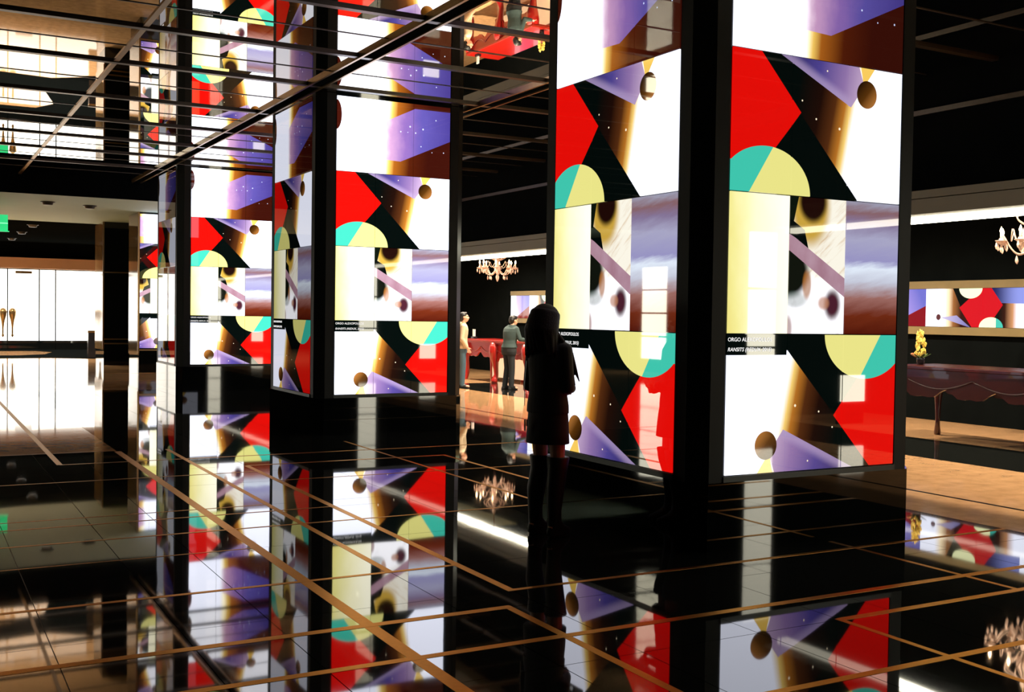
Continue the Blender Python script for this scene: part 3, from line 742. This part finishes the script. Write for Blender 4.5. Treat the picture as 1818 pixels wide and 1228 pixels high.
def person(name, label, loc, yaw, P):
    root = empty(name, loc, yaw); prop(root, label, 'person'); s = P['s']
    V = lambda p: Vector(p)*s
    B = bmesh.new(); hy = P.get('lean', 0)
    pel = V((0, 0, .94)); che = V((0, hy*.6, 1.3)); sho = V((0, hy, 1.43)); nk = V((0, hy+.01, 1.52)); hc = V(P['head'])
    fat = P.get('fat', 1.0)
    def trunk(bm, g=1.0, z0=.84, z1=1.47, add=0.0):
        prof = [(.82, .155, .10), (.90, .168, .115), (.97, .165, .118), (1.06, .135, .1), (1.14, .13, .096), (1.24, .15, .108), (1.34, .168, .11), (1.41, .172, .095), (1.46, .12, .07), (1.5, .06, .055)]
        rr = []
        for z, rx, ry in prof:
            if z < z0 or z > z1: continue
            t = max(0, (z-.95)/.5); rr.append((0, hy*t*s, z*s, (rx*fat*g+add)*s, (ry*fat*g+add)*s))
        loft(bm, rr, 24)
    trunk(B)
    capsule(B, V((0, hy, 1.45)), hc-V((0, 0, .06)), .05*s, .048*s)
    head(B, hc, P.get('hyaw', 0), P.get('htilt', 0), s*P.get('hs', 1.0))
    for k, sd in (('l', -1), ('r', 1)):
        hip = V((sd*.085, 0, .9)); kn = V(P['knee'+k]); an = V(P['ank'+k]); toe = an+V((sd*.02, P.get('foot', .15), -.055))
        capsule(B, hip, kn, .078*s*fat**.5, .05*s); capsule(B, kn, an, .05*s, .034*s); capsule(B, an-V((0, .03, .03)), toe, .035*s, .028*s)
        sh = V((sd*.165*fat**.5, hy, 1.41)); arm_chain(B, sh, V(P['el'+k]), V(P['wr'+k]), tuple(q*s for q in (.047, .036, .026)))
        hand(B, V(P['wr'+k]), P['hd'+k], P['hp'+k], P['hs'+k], s)
    body = obj('body', fuse(B, P['vox'], 1), M_SKIN, root)
    Rh = Matrix.Rotation(P.get('hyaw', 0), 3, 'Z') @ Matrix.Rotation(P.get('htilt', 0), 3, 'X')
    for k in (-1, 1):
        e = bmesh.new(); ellipsoid(e, hc+Rh @ Vector((k*.031*s, .086*s, .008*s)), (.011*s, .007*s, .007*s)); obj('eye', e, M_EYE, root, smooth=True)
    e = bmesh.new(); ellipsoid(e, hc+Rh @ Vector((0, .1*s, -.066*s)), (.02*s, .008*s, .006*s)); obj('mouth', e, M_LIP, root, smooth=True)
    return root, trunk, V, Rh, hc, hy

# the woman looking at the nearest column
WP = dict(s=1.0, vox=.0065, head=(0, -.03, 1.62), foot=.05, htilt=-.2, hyaw=-.12, lean=.0, fat=.86, hs=.95,
          kneel=(-.085, .03, .5), kneer=(.09, .015, .5), ankl=(-.09, -.02, .1), ankr=(.1, -.03, .1),
          ell=(-.185, .0, 1.13), elr=(.185, .0, 1.13), wrl=(-.08, .17, 1.07), wrr=(.08, .18, 1.11),
          hdl=(.8, .5, .15), hpl=(.4, -.8, 0), hsl=(0, .2, 1), hdr=(-.8, .5, .15), hpr=(-.4, -.8, 0), hsr=(0, .2, 1))
yawW = math.atan2(-.93, .36)
root, trunk, V, Rh, hc, hy = person('person', 'woman in black jacket, short skirt and boots gazing at the nearest column', (4.255, 7.12, 0), yawW, WP)
J = bmesh.new()
loft(J, [(0, -.005, z, rx, ry) for z, rx, ry in ((.93, .178, .128), (.99, .176, .126), (1.08, .158, .118), (1.18, .158, .118), (1.3, .17, .122), (1.4, .172, .112), (1.455, .125, .085), (1.5, .072, .066))], 28)
for sd, k in ((-1, 'l'), (1, 'r')):
    arm_chain(J, V((sd*.15, 0, 1.405)), V(WP['el'+k]), Vector(WP['wr'+k])*.9+Vector(WP['el'+k])*.1, (.06, .05, .04))
jk = obj('jacket', fuse(J, .0075, 2), M_BLKC, root)
zb = bmesh.new(); tube(zb, [(-.12, -.118, 1.32), (-.135, -.118, 1.15), (-.135, -.118, .98)], .003, 6); obj('piping', zb, M_ZIP, root)
SK = bmesh.new(); R_ = []
for z, rx, ry in ((.70, .172, .145), (.702, .175, .148), (.78, .172, .142), (.86, .17, .134), (.95, .165, .12), (1.02, .14, .1)): R_.append((0, 0, z, rx, ry))
loft(SK, R_, 32); obj('skirt', SK, M_BLKC, root, smooth=True)
zp = bmesh.new(); box(zp, -.105, -.098, -.158, -.145, .80, .88); box(zp, -.085, -.081, -.158, -.145, .83, .88); ellipsoid(zp, Vector((-.098, -.155, .81)), (.006, .004, .02)); obj('zip', zp, M_ZIP, root)
for sd, k in ((-1, 'l'), (1, 'r')):
    kn, an = Vector(WP['knee'+k]), Vector(WP['ank'+k]); b = bmesh.new(); n = 20
    cx = kn.x; rings = [(kn.x, kn.y, .60, .082, .085), (kn.x, kn.y, .595, .086, .09), (kn.x, kn.y-.005, .5, .073, .08), (kn.x*.5+an.x*.5, -.02, .35, .066, .075), (an.x, an.y-.005, .2, .052, .06), (an.x, an.y, .12, .05, .062), (an.x, an.y+.02, .085, .05, .08), (an.x, an.y+.05, .05, .052, .13), (an.x, an.y+.055, .022, .05, .135), (an.x, an.y+.055, .012, .04, .12)]
    loft(b, rings, n); bt = obj('boot', b, M_BLKL, root, smooth=True)
    h = bmesh.new(); loft(h, [(an.x, an.y-.035, .0, .026, .026), (an.x, an.y-.035, .05, .034, .034)], 14); obj('heel', h, M_BLKL, bt)
    h = bmesh.new(); loft(h, [(an.x, an.y+.08, .0, .044, .1), (an.x, an.y+.08, .014, .046, .103)], 18); obj('sole', h, M_BLKL, bt)
H = bmesh.new()
def hp_(p): return hc+Rh @ Vector(p)
ellipsoid(H, hp_((0, -.025, .03)), (.1, .118, .1), Rh, 24, 16); ellipsoid(H, hp_((0, -.06, -.03)), (.104, .095, .11), Rh, 20, 14)
rn = random.Random(3)
for k in range(30):
    a = -2.6+k*(5.2/29); px, py = math.sin(a)*.1, -math.cos(a)*.09-.03
    py = min(py, .03)
    L = 1.425+rn.uniform(-.03, .03)-.05*abs(math.sin(a))
    p0 = hp_((px*.8, py, .05)); p1 = hp_((px*1.12, py-.015, -.08)); p2 = Vector((px*1.2+rn.uniform(-.012, .012), hc.y+py-.035+rn.uniform(-.012, .012), L))
    for q, (A_, B_) in enumerate(((p0, p1), (p1, p2))): capsule(H, A_, B_, (.03, .03)[q], (.03, .012)[q], 8)
for k in range(5):   # the lock falling over the front shoulder
    x = .115+.012*k; capsule(H, hp_((.085, -.01, -.06)), (x, .06, 1.38), .024, .02, 8); capsule(H, (x, .06, 1.38), (x+.018, .105+.01*k, 1.2-.03*(k % 3)), .02, .006, 8)
obj('hair', fuse(H, .006, 1), M_HAIRD, root)

def trousers(P, m, root, V, top=1.0, wide=1.0):
    T = bmesh.new(); s = P['s']; f = P.get('fat', 1)
    loft(T, [(0, 0, z*s, rx*s*f, ry*s*f) for z, rx, ry in ((.80, .16, .11), (.88, .175, .125), (.96, .172, .122), (top, .155, .112))], 24)
    for sd, k in ((-1, 'l'), (1, 'r')):
        an = V(P['ank'+k]); capsule(T, V((sd*.085, 0, .88)), V(P['knee'+k]), .09*s*wide, .068*s*wide); capsule(T, V(P['knee'+k]), an-V((0, 0, .02)), .068*s*wide, .058*s*wide)
        sh = bmesh.new(); z = an.z
        loft(sh, [(an.x, an.y+.045*s, .0, .046*s, .135*s), (an.x, an.y+.045*s, .02, .048*s, .138*s), (an.x, an.y+.035*s, .06*s, .045*s, .11*s), (an.x, an.y, .1*s, .042*s, .055*s)], 18)
        obj('shoe', sh, M_SHOE, root, smooth=True)
    obj('trousers', fuse(T, .012, 2), m, root)
def top_wear(P, m, root, V, trunk, z0=.9, sleeve=.92):
    T = bmesh.new(); s = P['s']; hy = P.get('lean', 0); trunk(T, 1.06, z0, 1.5, .012)
    for sd, k in ((-1, 'l'), (1, 'r')):
        e, wv = V(P['el'+k]), V(P['wr'+k]); arm_chain(T, V((sd*.165*P.get('fat', 1)**.5, hy, 1.4)), e, e.lerp(wv, sleeve), tuple(q*s for q in (.066, .054, .044)))
    return obj('sweater', fuse(T, .011, 2), m, root)
def short_hair(root, hc, Rh, m, s=1.0):
    H = bmesh.new()
    for p, r in (((0, -.02, .04), (.082, .1, .085)), ((0, -.055, .0), (.08, .068, .085)), ((0, .04, .088), (.06, .045, .03))): ellipsoid(H, hc+Rh @ (Vector(p)*s), tuple(q*s for q in r), Rh, 18, 12)
    obj('hair', fuse(H, .008, 1), m, root)

P1 = dict(s=.98, vox=.011, head=(0, .035, 1.625), htilt=.12, lean=.01, fat=1.02, kneel=(-.09, .03, .5), kneer=(.09, .02, .5), ankl=(-.1, -.02, .09), ankr=(.1, 0, .09),
          ell=(-.24, -.03, 1.13), elr=(.24, -.03, 1.13), wrl=(-.2, .1, .93), wrr=(.2, .1, .93), hdl=(.1, .5, -.8), hpl=(.9, 0, .1), hsl=(0, .8, .5), hdr=(-.1, .5, -.8), hpr=(-.9, 0, .1), hsr=(0, .8, .5))
root, trunk, V, Rh, hc, hy = person('person', 'man in beige hoodie and blue jeans beside the middle column', (10.98, 22.2, 0), math.atan2(-.9, -.35), P1)
trousers(P1, M_JEAN, root, V); top_wear(P1, M_HOOD, root, V, trunk); short_hair(root, hc, Rh, M_HAIRB, .98)
hd_ = bmesh.new(); ellipsoid(hd_, V((0, -.07, 1.47)), (.11, .07, .06)); obj('hood', hd_, M_HOOD, root, smooth=True)
P2 = dict(s=.96, vox=.011, head=(0, .12, 1.6), htilt=-.15, lean=.07, fat=1.26, kneel=(-.1, .03, .5), kneer=(.1, .02, .5), ankl=(-.11, -.03, .09), ankr=(.11, 0, .09),
          ell=(-.26, .1, 1.16), elr=(.26, .12, 1.17), wrl=(-.16, .33, 1.13), wrr=(.2, .36, 1.14), hdl=(.2, 1, -.05), hpl=(0, -.1, -1), hsl=(1, 0, 0), hdr=(-.1, 1, -.05), hpr=(0, -.1, -1), hsr=(-1, 0, 0))
root, trunk, V, Rh, hc, hy = person('person', 'man in dark teal sweater leaning towards the bright red desk', (11.75, 21.4, 0), math.atan2(-.95, .12), P2)
trousers(P2, M_PANT, root, V, 1.0, 1.08); top_wear(P2, M_TEAL, root, V, trunk, .96); short_hair(root, hc, Rh, M_HAIRB, .96)
hm = bmesh.new(); loft(hm, [(0, 0, .9, .192, .14), (0, .002, .935, .192, .142)], 24); obj('shirt_hem', hm, M_HEM, root, smooth=True)
